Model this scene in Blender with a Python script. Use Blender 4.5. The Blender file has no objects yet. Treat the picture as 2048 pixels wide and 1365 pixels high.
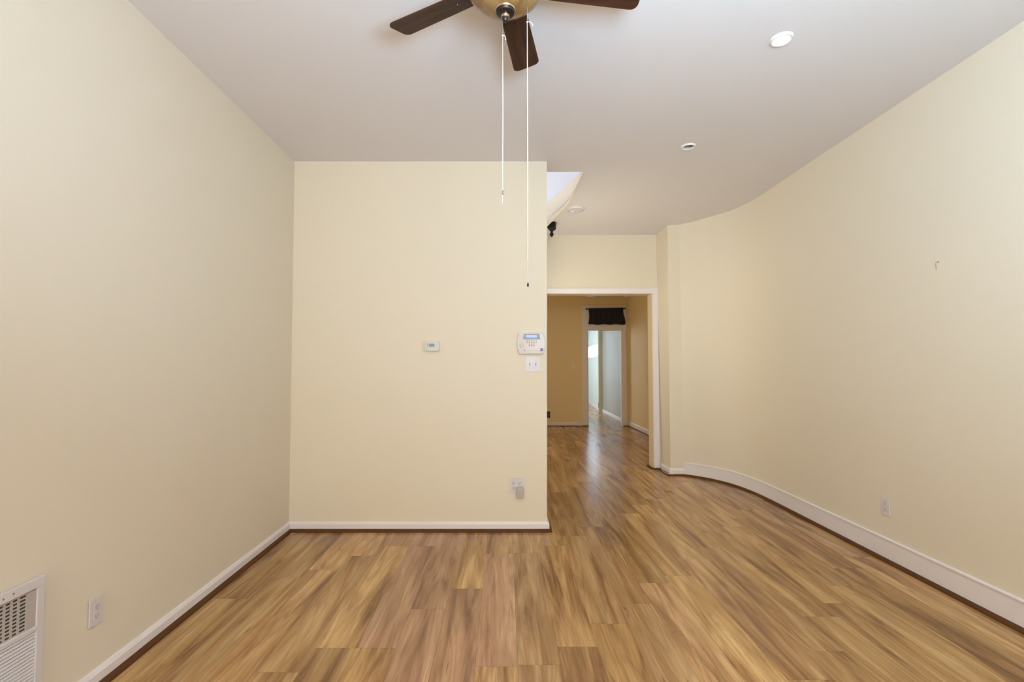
import bpy, bmesh, math, random
from mathutils import Vector, Matrix
random.seed(7)
S = bpy.context.scene
C = S.collection
PI = math.pi

# ------------------------------------------------------------------ camera
CAM_Z = 1.28
cam_d = bpy.data.cameras.new('camera')
cam = bpy.data.objects.new('camera', cam_d); C.objects.link(cam)
cam_d.sensor_width = 36.0
cam_d.lens = 967.0 / 2048 * 36.0
cam_d.shift_x = 15.5 / 2048
cam_d.shift_y = 11.0 / 2048
cam_d.clip_start = 0.05
cam.location = (0, 0, CAM_Z)
cam.rotation_euler = (math.radians(90 + 2.05), 0, 0)
S.camera = cam

# ------------------------------------------------------------------ view, world, lights
S.view_settings.view_transform = 'Standard'
S.view_settings.look = 'None'
S.view_settings.gamma = 1
S.view_settings.exposure = 0.0
S.view_settings.use_curve_mapping = False
W = bpy.data.worlds.new('world'); S.world = W; W.use_nodes = True
W.node_tree.nodes['Background'].inputs[0].default_value = (0.75, 0.85, 1, 1)
W.node_tree.nodes['Background'].inputs[1].default_value = 0.3

def area(name, loc, aim, sx, sy, power, col):
    d = bpy.data.lights.new(name, 'AREA'); d.shape = 'RECTANGLE'; d.size = sx; d.size_y = sy
    d.energy = power; d.color = col
    o = bpy.data.objects.new(name, d); C.objects.link(o); o.location = loc
    o.rotation_euler = Vector(aim).to_track_quat('-Z', 'Y').to_euler()
    return o
# daylight through the two tall front windows behind the camera
area('daylight_front_left', (-0.75, -3.40, 1.65), (0, 1, 0.12), 0.9, 2.0, 86, (1.0, 0.90, 0.66))
area('daylight_front_right', (1.45, -3.40, 1.65), (0, 1, 0.12), 0.9, 2.0, 10, (1.0, 0.90, 0.64))
# the photographer's flash bounced off the ceiling, and two weaker fills added beside it
area('bounced_flash', (0.42, 0.2, 1.75), (0.05, 0.55, 1), 0.5, 0.5, 69, (0.54, 0.76, 1.0))
area('fill_forward', (0.5, -0.1, 2.2), (0.2, 1, 0.1), 0.5, 0.5, 10, (1.0, 0.76, 0.30))
area('fill_right', (1.2, 0.2, 2.0), (1, 1.0, 0.85), 0.5, 0.5, 17, (0.32, 0.74, 1.0))
# unseen fill added behind the partition for the hall; daylight from upstairs
area('hall_fill', (0.26, 4.9, 1.9), (1, 0.0, 0.2), 1.2, 1.2, 15, (1.0, 0.95, 0.75))
area('daylight_upstairs', (-0.3, 4.7, 4.7), (0.5, 0.2, -1), 0.9, 0.9, 25, (0.90, 0.93, 1.0))
# window light in the second room and daylight in the far rooms
area('daylight_second_room', (-1.6, 8.0, 1.45), (1, 0, 0), 1.0, 1.2, 28, (1.0, 0.89, 0.66))
area('daylight_rear_room', (-0.2, 13.2, 1.7), (1, 0.1, -0.1), 1.6, 1.4, 60, (0.80, 0.92, 1.0))
sun_d = bpy.data.lights.new('low_sun', 'SUN'); sun_d.energy = 75; sun_d.angle = 0.03; sun_d.color = (0.60, 0.74, 1.0)
sun = bpy.data.objects.new('low_sun', sun_d); C.objects.link(sun)
sun.rotation_euler = Vector((1, 0.12, -0.14)).to_track_quat('-Z', 'Y').to_euler()

# ------------------------------------------------------------------ helpers
def link(name, bm, mat, parent=None, smooth=False):
    bmesh.ops.recalc_face_normals(bm, faces=bm.faces)
    me = bpy.data.meshes.new(name); bm.to_mesh(me); bm.free()
    o = bpy.data.objects.new(name, me); C.objects.link(o)
    if mat is not None:
        for m in (mat if isinstance(mat, (list, tuple)) else [mat]): me.materials.append(m)
    if smooth:
        me.polygons.foreach_set('use_smooth', [True] * len(me.polygons))
        if smooth == 'auto':
            me.set_sharp_from_angle(angle=math.radians(35))
    if parent: o.parent = parent
    return o

def box(bm, c, s, rot=None, bevel=0.0, seg=2):
    r = bmesh.ops.create_cube(bm, size=1.0)
    M = Matrix.Translation(Vector(c)) @ (rot.to_4x4() if rot else Matrix()) @ Matrix.Diagonal((*s, 1))
    bmesh.ops.transform(bm, matrix=M, verts=r['verts'])
    if bevel:
        es = list({e for v in r['verts'] for e in v.link_edges})
        bmesh.ops.bevel(bm, geom=es, offset=bevel, segments=seg, profile=0.5, affect='EDGES')

def lathe(bm, prof, seg=48, M=None, cap0=False, cap1=False):
    rings = []
    for r, z in prof:
        ring = []
        for i in range(seg):
            a = 2 * PI * i / seg
            p = Vector((r * math.cos(a), r * math.sin(a), z))
            ring.append(bm.verts.new(M @ p if M else p))
        rings.append(ring)
    for a, b in zip(rings, rings[1:]):
        for i in range(seg):
            j = (i + 1) % seg
            bm.faces.new((a[i], a[j], b[j], b[i]))
    if cap0: bm.faces.new(list(reversed(rings[0])))
    if cap1: bm.faces.new(rings[-1])

def tube(bm, pts, r, seg=8):
    pts = [Vector(p) for p in pts]; rings = []
    for i, p in enumerate(pts):
        t = (pts[min(i + 1, len(pts) - 1)] - pts[max(i - 1, 0)]).normalized()
        u = t.orthogonal().normalized() if i == 0 else (u - t * u.dot(t)).normalized()
        v = t.cross(u)
        rings.append([bm.verts.new(p + (u * math.cos(2 * PI * k / seg) + v * math.sin(2 * PI * k / seg)) * r) for k in range(seg)])
    for a, b in zip(rings, rings[1:]):
        for k in range(seg): bm.faces.new((a[k], a[(k + 1) % seg], b[(k + 1) % seg], b[k]))
    bm.faces.new(rings[0]); bm.faces.new(list(reversed(rings[-1])))

def prism(bm, poly, M, depth, bevel=0.0):
    """poly in local xy, extruded along local z from 0 to depth"""
    a = [bm.verts.new(M @ Vector((x, y, 0))) for x, y in poly]
    b = [bm.verts.new(M @ Vector((x, y, depth))) for x, y in poly]
    n = len(poly)
    fs = [bm.faces.new(list(reversed(a))), bm.faces.new(b)]
    for i in range(n): bm.faces.new((a[i], a[(i + 1) % n], b[(i + 1) % n], b[i]))
    if bevel:
        bmesh.ops.bevel(bm, geom=list(fs[1].edges), offset=bevel, segments=2, profile=0.5, affect='EDGES')

def rrect(w, h, r, n=5):
    p = []
    for cx, cy, a0 in ((w/2-r, h/2-r, 0), (-w/2+r, h/2-r, 90), (-w/2+r, -h/2+r, 180), (w/2-r, -h/2+r, 270)):
        for k in range(n + 1):
            a = math.radians(a0 + 90 * k / n); p.append((cx + r * math.cos(a), cy + r * math.sin(a)))
    return p

def sweep(bm, path, prof, z0=None):
    """profile (offset to the left of the travel direction, z) swept along an open xy path with mitred corners"""
    n = len(path); P = [Vector((x, y)) for x, y in path]; rows = []
    for i in range(n):
        d0 = (P[i] - P[i-1]).normalized() if i else (P[1] - P[0]).normalized()
        d1 = (P[i+1] - P[i]).normalized() if i < n - 1 else d0
        n0 = Vector((-d0.y, d0.x)); n1 = Vector((-d1.y, d1.x))
        m = (n0 + n1); m.normalize(); k = 1.0 / max(0.35, m.dot(n0))
        rows.append([bm.verts.new((P[i].x + m.x * o * k, P[i].y + m.y * o * k, z)) for o, z in prof])
    L = len(prof)
    for a, b in zip(rows, rows[1:]):
        for k in range(L):
            bm.faces.new((a[k], a[(k + 1) % L], b[(k + 1) % L], b[k]))
    bm.faces.new(rows[0]); bm.faces.new(list(reversed(rows[-1])))

def smooth_path(pts, n=6):
    out = []
    for i in range(len(pts) - 1):
        p0 = Vector(pts[max(i - 1, 0)]); p1 = Vector(pts[i]); p2 = Vector(pts[i + 1]); p3 = Vector(pts[min(i + 2, len(pts) - 1)])
        for k in range(n):
            t = k / n
            out.append(tuple(0.5 * (2 * p1 + (p2 - p0) * t + (2 * p0 - 5 * p1 + 4 * p2 - p3) * t * t + (3 * p1 - p0 - 3 * p2 + p3) * t ** 3)))
    out.append(tuple(pts[-1]))
    return out

def empty(name, loc, rot=(0, 0, 0)):
    o = bpy.data.objects.new(name, None); C.objects.link(o)
    o.location = loc; o.rotation_euler = rot; o.empty_display_size = 0.05
    return o
def tag(o, label, cat, group=None):
    o['label'] = label; o['category'] = cat
    if group: o['group'] = group
    return o
def thing(name, label, cat, loc, rot=(0, 0, 0), group=None):
    return tag(empty(name, loc, rot), label, cat, group)
def struct(o):
    o['kind'] = 'structure'; return o

# ------------------------------------------------------------------ materials
def mat(name, col, rough=0.5, metal=0.0, spec=0.5, bump=0.0, bscale=200, var=0.0, vscale=4.0, emit=None, estr=0.0, coat=0.0):
    m = bpy.data.materials.new(name); m.use_nodes = True
    nt = m.node_tree; N = nt.nodes; L = nt.links; b = N['Principled BSDF']
    b.inputs['Roughness'].default_value = rough; b.inputs['Metallic'].default_value = metal
    b.inputs['Specular IOR Level'].default_value = spec; b.inputs['Coat Weight'].default_value = coat
    tc = N.new('ShaderNodeTexCoord')
    nz = N.new('ShaderNodeTexNoise'); nz.inputs['Scale'].default_value = vscale; nz.inputs['Detail'].default_value = 4
    L.new(tc.outputs['Object'], nz.inputs['Vector'])
    mx = N.new('ShaderNodeMixRGB'); mx.blend_type = 'MIX'
    mx.inputs[1].default_value = (*[c * (1 - var) for c in col], 1); mx.inputs[2].default_value = (*[min(1, c * (1 + var)) for c in col], 1)
    L.new(nz.outputs['Fac'], mx.inputs[0]); L.new(mx.outputs[0], b.inputs['Base Color'])
    if bump:
        n2 = N.new('ShaderNodeTexNoise'); n2.inputs['Scale'].default_value = bscale; n2.inputs['Detail'].default_value = 3
        L.new(tc.outputs['Object'], n2.inputs['Vector'])
        bp = N.new('ShaderNodeBump'); bp.inputs['Strength'].default_value = bump; bp.inputs['Distance'].default_value = 0.002
        L.new(n2.outputs['Fac'], bp.inputs['Height']); L.new(bp.outputs[0], b.inputs['Normal'])
    if emit:
        b.inputs['Emission Color'].default_value = (*emit, 1); b.inputs['Emission Strength'].default_value = estr
    return m

WALL = (0.80, 0.725, 0.605)
M_wall = mat('cream_wall_paint', WALL, 0.85, spec=0.2, bump=0.12, bscale=120, var=0.012, vscale=1.3)
M_wall_dim = mat('wall_paint_dim_light', (0.74, 0.56, 0.29), 0.6, spec=0.3, bump=0.12, bscale=120, var=0.012, vscale=1.3)  # wall paint again, with the second room's dim warm light put into its colour
M_wall_pale = mat('pale_green_white_paint', (0.78, 0.83, 0.78), 0.3, spec=0.5, bump=0.05, bscale=90, var=0.01)
M_ceil = mat('white_ceiling_paint', (0.80, 0.768, 0.79), 0.85, spec=0.2, bump=0.1, bscale=90, var=0.01, vscale=1.0)
M_up = mat('upstairs_white_paint', (0.85, 0.85, 0.86), 0.7)
M_trim = mat('white_trim_paint', (0.84, 0.79, 0.82), 0.4, bump=0.05, bscale=60, var=0.015, vscale=6)
M_trim2 = mat('tan_white_trim_paint', (0.70, 0.61, 0.52), 0.45, bump=0.05, bscale=60, var=0.02, vscale=6)  # darker, warmer white used on the second room trim
M_qr = mat('brown_shoe_moulding', (0.115, 0.046, 0.016), 0.6, spec=0.15, var=0.3, vscale=9)
M_bright = mat('bright_white_plastic', (0.86, 0.81, 0.84), 0.35, var=0.01)
M_plate = mat('white_plastic', (0.71, 0.675, 0.71), 0.35, var=0.01)
M_plate_in = mat('offwhite_plastic', (0.66, 0.63, 0.66), 0.4, var=0.01)
M_slot = mat('dark_slot', (0.05, 0.045, 0.04), 0.6)
M_grey = mat('pale_grey_plastic', (0.62, 0.60, 0.58), 0.45, var=0.02)
M_adapter = mat('grey_adapter_plastic', (0.50, 0.465, 0.46), 0.5, var=0.02)  # base grey darkened to carry the shadow on the adapter
M_blackp = mat('black_plastic', (0.016, 0.014, 0.014), 0.45, var=0.05)
M_bronze = mat('dark_bronze', (0.045, 0.035, 0.03), 0.32, metal=0.7, var=0.1)
M_bronze_hi = mat('worn_bronze_rim', (0.55, 0.42, 0.3), 0.25, metal=0.9, var=0.1)
M_chain = mat('bead_chain_metal', (0.35, 0.30, 0.24), 0.3, metal=0.8)
M_string = mat('white_string', (0.74, 0.72, 0.74), 0.8, bump=0.3, bscale=700)
M_can = mat('can_reflector', (0.45, 0.47, 0.45), 0.3, metal=0.3)
M_lampon = mat('lit_bulb_glow', (1, 0.9, 0.75), 0.4, emit=(1.0, 0.80, 0.55), estr=14)
M_lampoff = mat('unlit_bulb_face', (0.55, 0.55, 0.5), 0.3)
M_newel = mat('black_newel_paint', (0.010, 0.007, 0.007), 0.55, spec=0.25)
M_curtain = mat('black_sheer_cloth', (0.013, 0.010, 0.009), 0.9, bump=0.3, bscale=300, var=0.3, vscale=30)
M_blue = mat('blue_badge', (0.06, 0.055, 0.30), 0.4)
M_panelgrey = mat('blue_grey_display_surround', (0.27, 0.30, 0.385), 0.4, var=0.02)
M_lcd = mat('lit_blue_display', (0.35, 0.45, 0.75), 0.3, emit=(0.36, 0.47, 0.85), estr=0.05)
M_lcd2 = mat('blue_grey_display', (0.20, 0.29, 0.36), 0.3, var=0.15, vscale=60)
M_key = mat('grey_key', (0.30, 0.28, 0.27), 0.5)
M_brass = mat('dull_metal', (0.25, 0.24, 0.21), 0.4, metal=0.7)
M_hook = mat('painted_hook_metal', (0.42, 0.38, 0.30), 0.5)
M_cable = mat('cream_cable', (0.66, 0.58, 0.42), 0.5)

def wood_blade_mat():
    m = bpy.data.materials.new('walnut_blade'); m.use_nodes = True
    nt = m.node_tree; N = nt.nodes; L = nt.links; b = N['Principled BSDF']
    tc = N.new('ShaderNodeTexCoord'); mp = N.new('ShaderNodeMapping'); mp.inputs['Scale'].default_value = (2.2, 26, 26)
    L.new(tc.outputs['Object'], mp.inputs[0])
    nz = N.new('ShaderNodeTexNoise'); nz.inputs['Scale'].default_value = 1.6; nz.inputs['Detail'].default_value = 6; nz.inputs['Distortion'].default_value = 0.8
    L.new(mp.outputs[0], nz.inputs['Vector'])
    r = N.new('ShaderNodeValToRGB')
    r.color_ramp.elements[0].position = 0.3; r.color_ramp.elements[0].color = (0.026, 0.010, 0.005, 1)
    r.color_ramp.elements[1].position = 0.75; r.color_ramp.elements[1].color = (0.085, 0.034, 0.017, 1)
    L.new(nz.outputs['Fac'], r.inputs[0]); L.new(r.outputs[0], b.inputs['Base Color'])
    b.inputs['Roughness'].default_value = 0.5; b.inputs['Specular IOR Level'].default_value = 0.25
    return m
M_blade = wood_blade_mat()

def glass_bowl_mat():
    m = bpy.data.materials.new('amber_marbled_glass'); m.use_nodes = True
    nt = m.node_tree; N = nt.nodes; L = nt.links; b = N['Principled BSDF']
    tc = N.new('ShaderNodeTexCoord')
    nz = N.new('ShaderNodeTexNoise'); nz.inputs['Scale'].default_value = 9; nz.inputs['Detail'].default_value = 5; nz.inputs['Distortion'].default_value = 1.8
    L.new(tc.outputs['Object'], nz.inputs['Vector'])
    r = N.new('ShaderNodeValToRGB')
    r.color_ramp.elements[0].position = 0.32; r.color_ramp.elements[0].color = (0.25, 0.115, 0.030, 1)
    r.color_ramp.elements[1].position = 0.68; r.color_ramp.elements[1].color = (0.47, 0.29, 0.125, 1)
    L.new(nz.outputs['Fac'], r.inputs[0]); L.new(r.outputs[0], b.inputs['Base Color'])
    b.inputs['Roughness'].default_value = 0.22
    b.inputs['Transmission Weight'].default_value = 0.25
    return m
M_bowl = glass_bowl_mat()

def floor_mat():
    m = bpy.data.materials.new('laminate_planks'); m.use_nodes = True
    nt = m.node_tree; N = nt.nodes; L = nt.links; b = N['Principled BSDF']
    def math_(op, a, b_=None, clamp=False):
        n = N.new('ShaderNodeMath'); n.operation = op; n.use_clamp = clamp
        for i, v in enumerate((a, b_)):
            if v is None: continue
            if isinstance(v, (int, float)): n.inputs[i].default_value = v
            else: L.new(v, n.inputs[i])
        return n.outputs[0]
    uv = N.new('ShaderNodeUVMap'); uv.uv_map = 'plank_uv'
    su = N.new('ShaderNodeSeparateXYZ'); L.new(uv.outputs[0], su.inputs[0])
    at = N.new('ShaderNodeAttribute'); at.attribute_name = 'plank_rand'
    sr = N.new('ShaderNodeSeparateColor'); L.new(at.outputs['Color'], sr.inputs[0])
    r1, r2, r3 = sr.outputs[0], sr.outputs[1], sr.outputs[2]
    u, v = su.outputs[0], su.outputs[1]
    def vec(ku, kv, seed):
        c = N.new('ShaderNodeCombineXYZ')
        L.new(math_('ADD', math_('MULTIPLY', u, ku), math_('MULTIPLY', r1, 31.0)), c.inputs[0])
        L.new(math_('ADD', math_('MULTIPLY', v, kv), math_('MULTIPLY', r2, 57.0)), c.inputs[1])
        L.new(math_('MULTIPLY', r1, seed), c.inputs[2])
        return c.outputs[0]
    def noise(vc, scale, detail, dist, rough=0.55):
        n = N.new('ShaderNodeTexNoise'); n.inputs['Scale'].default_value = scale; n.inputs['Detail'].default_value = detail
        n.inputs['Distortion'].default_value = dist; n.inputs['Roughness'].default_value = rough
        L.new(vc, n.inputs['Vector']); return n.outputs['Fac']
    def ramp(f, stops):
        r = N.new('ShaderNodeValToRGB'); e = r.color_ramp.elements
        e[0].position, e[0].color = stops[0][0], (*stops[0][1], 1)
        e[1].position, e[1].color = stops[-1][0], (*stops[-1][1], 1)
        for p, c in stops[1:-1]:
            x = e.new(p); x.color = (*c, 1)
        L.new(f, r.inputs[0]); return r.outputs[0]
    def mix(f, a, c, mode='MIX'):
        n = N.new('ShaderNodeMixRGB'); n.blend_type = mode
        for i, v in enumerate((f, a, c)):
            if isinstance(v, (int, float)): n.inputs[i].default_value = v
            elif isinstance(v, tuple): n.inputs[i].default_value = (*v, 1)
            else: L.new(v, n.inputs[i])
        return n.outputs[0]
    broad = noise(vec(10, 0.85, 3), 1.0, 7, 1.0, 0.58)
    fine = noise(vec(140, 3.2, 5), 1.0, 3, 0.2)
    streak = noise(vec(27, 1.8, 9), 1.0, 7, 1.0, 0.62)
    knot = noise(vec(15, 4.5, 12), 1.0, 3, 2.2)
    base = ramp(broad, [(0.30, (0.20, 0.098, 0.036)), (0.42, (0.37, 0.195, 0.068)), (0.52, (0.52, 0.300, 0.112)), (0.66, (0.68, 0.445, 0.192))])
    pink = ramp(broad, [(0.30, (0.20, 0.108, 0.062)), (0.45, (0.44, 0.232, 0.128)), (0.66, (0.62, 0.385, 0.225))])
    base = mix(r3, base, pink)
    # plank to plank brightness
    ring = noise(vec(6.5, 0.5, 7), 1.0, 2, 0.8, 0.4)
    rl = math_('SINE', math_('MULTIPLY', ring, 70.0))
    base = mix(1.0, base, ramp(math_('ADD', math_('MULTIPLY', rl, 0.5), 0.5), [(0.0, (0.88, 0.86, 0.84)), (0.4, (1.0, 1.0, 1.0)), (1.0, (1.05, 1.05, 1.04))]), 'MULTIPLY')
    cloud = noise(vec(20, 1.7, 11), 1.0, 4, 0.6)
    base = mix(1.0, base, ramp(cloud, [(0.32, (0.86, 0.84, 0.82)), (0.66, (1.08, 1.08, 1.08))]), 'MULTIPLY')
    base = mix(1.0, base, ramp(r2, [(0.0, (0.80, 0.79, 0.78)), (1.0, (1.12, 1.12, 1.12))]), 'MULTIPLY')
    base = mix(1.0, base, ramp(fine, [(0.3, (0.84, 0.82, 0.80)), (0.65, (1.06, 1.06, 1.06))]), 'MULTIPLY')
    dark = ramp(streak, [(0.60, (0, 0, 0)), (0.71, (1, 1, 1))])
    base = mix(math_('MULTIPLY', dark, 0.72), base, (0.15, 0.068, 0.032))
    kn = ramp(knot, [(0.71, (0, 0, 0)), (0.80, (1, 1, 1))])
    base = mix(math_('MULTIPLY', kn, 0.45), base, (0.13, 0.065, 0.04))
    # joints
    pw, pl = 0.182, 1.216
    eu = math_('MINIMUM', u, math_('SUBTRACT', pw, u)); ev = math_('MINIMUM', v, math_('SUBTRACT', pl, v))
    e = math_('MINIMUM', eu, ev)
    j = math_('LESS_THAN', e, 0.0009)
    base = mix(math_('MULTIPLY', j, 0.6), base, (0.10, 0.05, 0.025))
    L.new(base, b.inputs['Base Color'])
    b.inputs['Roughness'].default_value = 0.25; b.inputs['Specular IOR Level'].default_value = 0.5
    return m
M_floor = floor_mat()

# ------------------------------------------------------------------ floor: one mesh, a face per plank
def build_floor():
    PW, PL = 0.182, 1.216
    bm = bmesh.new(); uvl = bm.loops.layers.uv.new('plank_uv'); cl = bm.loops.layers.float_color.new('plank_rand')
    base = {0: 2.224, 2: 2.80, 3: 2.09, 5: 2.234, 6: 2.427, 7: 2.628}
    pinks = {(0, 0), (1, 0), (1, -1), (2, -1), (3, -1), (-1, -2), (0, 1)}
    for c in range(-7, 20):
        x0 = -0.67 + c * PW
        j0 = base.get(c, 2.234 + (c - 5) * 0.2 + random.uniform(-0.08, 0.08))
        while j0 > 2.2 + PL: j0 -= PL
        while j0 < 2.2: j0 += PL
        for k in range(-6, 12):
            y0 = j0 + k * PL
            if y0 + PL < -3.6 or y0 > 16.2: continue
            f = bm.faces.new([bm.verts.new((x, y, 0)) for x, y in ((x0, y0), (x0 + PW, y0), (x0 + PW, y0 + PL), (x0, y0 + PL))])
            r = (random.random(), random.random(), 0.0)
            pk = random.random() * 0.35
            if (c, k) in pinks: pk = 0.8 + 0.2 * random.random()
            for lp, q in zip(f.loops, ((0, 0), (PW, 0), (PW, PL), (0, PL))):
                lp[uvl].uv = q; lp[cl] = (r[0], r[1], pk, 1)
    o = link('floor', bm, M_floor)
    if o.data.polygons[0].normal.z < 0: o.data.flip_normals()
    return struct(o)
build_floor()

# ------------------------------------------------------------------ ceiling with real holes for the cans and the stair opening
H = 2.871
CANS = [(1.356, 2.31), (1.346, 3.478), (0.046, 2.328)]
CAN_R = 0.036
FA, FB, FC = (0.658, 3.955), (0.635, 4.55), (0.478, 5.26)      # right-hand edge of the stair opening
def build_ceiling():
    bm = bmesh.new()
    xs = [-1.75, 2.75]; ys = [-3.55, 3.955]
    hs = 0.12
    cells_x = sorted(set(xs + [c[0] + s * hs for c in CANS for s in (-1, 1)]))
    cells_y = sorted(set(ys + [c[1] + s * hs for c in CANS for s in (-1, 1)]))
    def quad(x0, y0, x1, y1):
        bm.faces.new([bm.verts.new((x, y, H)) for x, y in ((x0, y0), (x0, y1), (x1, y1), (x1, y0))])
    # strips by hand so each can sits in a square of its own
    done = []
    for x, y in CANS:
        n = 32
        ring = [bm.verts.new((x + CAN_R * math.cos(2 * PI * i / n), y + CAN_R * math.sin(2 * PI * i / n), H)) for i in range(n)]
        out = []
        for i in range(n):
            a = 2 * PI * i / n; k = hs / max(abs(math.cos(a)), abs(math.sin(a)))
            out.append(bm.verts.new((x + k * math.cos(a), y + k * math.sin(a), H)))
        for i in range(n):
            j = (i + 1) % n
            bm.faces.new((ring[i], out[i], out[j], ring[j]))
        done.append((x - hs, y - hs, x + hs, y + hs))
    yb = sorted({-3.55, 3.955} | {d[1] for d in done} | {d[3] for d in done})
    for y0, y1 in zip(yb, yb[1:]):
        cuts = sorted((d[0], d[2]) for d in done if d[1] <= y0 + 1e-6 and d[3] >= y1 - 1e-6)
        x = -1.75
        for a, b in cuts:
            quad(x, y0, a, y1); x = b
        quad(x, y0, 2.75, y1)
    # behind the near edge of the stair opening
    poly = [FA, (2.75, FA[1]), (2.75, 6.10), (FC[0] - 0.05, 6.10), (FC[0] - 0.05, FC[1] + 0.1), FC, FB]
    bm.faces.new([bm.verts.new((x, y, H)) for x, y in poly])
    bm.faces.new([bm.verts.new((x, y, H)) for x, y in ((-1.75, 5.36), (FC[0] - 0.05, 5.36), (FC[0] - 0.05, 6.1), (-1.75, 6.1))])
    return struct(link('ceiling', bm, M_ceil))
build_ceiling()

def rect_wall(name, quads, m):
    bm = bmesh.new()
    for q in quads: bm.faces.new([bm.verts.new(p) for p in q])
    return struct(link(name, bm, m))

# left wall
LB = [(-1.62, -3.55), (-1.62, 2.0), (-1.648, 3.76)]
LT = [(-1.648, -3.55), (-1.648, 2.0), (-1.648, 3.76)]
bm = bmesh.new()
for i in range(2):
    bm.faces.new([bm.verts.new(p) for p in ((*LB[i], 0), (*LB[i+1], 0), (*LT[i+1], H), (*LT[i], H))])
bm.faces.new([bm.verts.new(p) for p in ((-1.648, 3.76, 0), (-1.648, 6.1, 0), (-1.648, 6.1, H), (-1.648, 3.76, H))])
struct(link('wall_left', bm, M_wall))

# partition: a solid stub with its right return, then the wall that closes the stair
bm = bmesh.new()
for q in (((-1.66, 3.747, 0), (0.327, 3.747, 0), (0.335, 3.747, H), (-1.66, 3.747, H)),
          ((0.327, 3.747, 0), (0.327, 3.95, 0), (0.335, 3.95, H), (0.335, 3.747, H)),
          ((0.327, 3.95, 0), (0.20, 3.95, 0), (0.20, 3.95, H), (0.335, 3.95, H)),
          ((-1.66, 3.955, H), (0.335, 3.955, H), (0.335, 3.955, 3.05), (-1.66, 3.955, 3.05))):
    bm.faces.new([bm.verts.new(p) for p in q])
struct(link('wall_partition', bm, M_wall))
rect_wall('wall_stair', [((0.2, 3.95, 0), (0.2, 5.913, 0), (0.2, 5.913, H), (0.2, 3.95, H))], M_wall)

# right wall, curving in to the column
pairs = [((2.487, 3.9), (2.412, 3.9)), ((2.487, 4.25), (2.418, 4.25)), ((2.484, 4.6), (2.422, 4.5)), ((2.462, 4.88), (2.41, 4.72)), ((2.40, 5.14), (2.35, 4.965)),
         ((2.30, 5.335), (2.228, 5.182)), ((2.18, 5.476), (2.105, 5.366)), ((2.06, 5.574), (2.0, 5.484))]
RB = [(2.487, -3.55)] + smooth_path([p[0] for p in pairs], 5)
RT = [(2.405, -3.55)] + smooth_path([p[1] for p in pairs], 5)
n_curve = len(RB)
RB += [(1.905, 5.587), (1.905, 5.93)]; RT += [(1.876, 5.503), (1.872, 5.93)]
bm = bmesh.new()
vb = [bm.verts.new((*p, 0)) for p in RB]; vt = [bm.verts.new((*p, H)) for p in RT]
for i in range(len(RB) - 1): bm.faces.new((vb[i], vb[i+1], vt[i+1], vt[i]))
struct(link('wall_right', bm, M_wall, smooth='auto'))

# header wall with the wide opening to the second room
OPL, OPR, OPZ, HY, HB = 0.45, 1.823, 2.150, 5.913, 6.085
bm = bmesh.new()
box(bm, ((OPL + OPR) / 2, (HY + HB) / 2, (OPZ + H) / 2), (OPR - OPL, HB - HY, H - OPZ))
box(bm, ((OPR + 2.75) / 2, (HY + HB) / 2, H / 2), (2.75 - OPR, HB - HY, H))
box(bm, ((OPL - 1.75) / 2, (HY + HB) / 2, H / 2), (OPL + 1.75, HB - HY, H))
struct(link('wall_header', bm, M_wall))
bm = bmesh.new()
box(bm, (OPR - 0.006, (HY + HB) / 2, OPZ / 2), (0.012, HB - HY + 0.01, OPZ))
box(bm, (OPL + 0.006, (HY + HB) / 2, OPZ / 2), (0.012, HB - HY + 0.01, OPZ))
box(bm, ((OPL + OPR) / 2, (HY + HB) / 2, OPZ - 0.006), (OPR - OPL, HB - HY + 0.01, 0.012))
struct(link('trim_1', bm, mat('cream_jamb_paint', (0.80, 0.68, 0.50), 0.4, var=0.01)))
bm = bmesh.new()
CW = 0.066
box(bm, (OPR + CW / 2 - 0.004, HY - 0.009, (OPZ + CW - 0.004) / 2 + 0.01), (CW, 0.018, OPZ + CW - 0.02), bevel=0.005)
box(bm, (OPL - CW / 2 + 0.004, HY - 0.009, (OPZ + CW) / 2 + 0.01), (CW, 0.018, OPZ + CW - 0.02), bevel=0.005)
box(bm, ((OPL + OPR) / 2, HY - 0.010, OPZ + CW / 2 - 0.008), (OPR - OPL + 2 * CW - 0.01, 0.02, CW), bevel=0.005)
struct(link('trim_2', bm, M_trim))

# second room
R2T = 2.70
FY = 9.97
DL, DR, DZ = 1.716, 2.432, 1.968
rect_wall('wall_room_right', [((2.60, HB, 0), (2.565, FY, 0), (2.565, FY, R2T), (2.60, HB, R2T))], M_wall_dim)
rect_wall('wall_room_left', [((-1.70, HB, 0), (-1.70, FY, 0), (-1.70, FY, R2T), (-1.70, HB, R2T))], M_wall_dim)
rect_wall('ceiling_room', [((-1.75, HB, R2T), (2.75, HB, R2T), (2.75, FY + 0.1, R2T), (-1.75, FY + 0.1, R2T))], M_ceil)
bm = bmesh.new()
TZ0, TZ1 = 2.105, 2.395
box(bm, ((-1.75 + DL) / 2, FY + 0.05, R2T / 2), (DL + 1.75, 0.1, R2T))
box(bm, ((DR + 2.75) / 2, FY + 0.05, R2T / 2), (2.75 - DR, 0.1, R2T))
box(bm, ((DL + DR) / 2, FY + 0.05, (TZ1 + R2T) / 2), (DR - DL, 0.1, R2T - TZ1))
struct(link('wall_far', bm, M_wall_dim))
bm = bmesh.new()
box(bm, ((1.61 + DL) / 2, FY - 0.01, 2.50 / 2 + 0.01), (DL - 1.61 + 0.006, 0.022, 2.48), bevel=0.006)
box(bm, ((DR + 2.515) / 2, FY - 0.01, 2.50 / 2 + 0.01), (2.515 - DR + 0.006, 0.022, 2.48), bevel=0.006)
box(bm, ((DL + DR) / 2, FY - 0.010, (TZ1 + 2.50) / 2), (DR - DL + 0.17, 0.023, 2.50 - TZ1), bevel=0.006)
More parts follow.
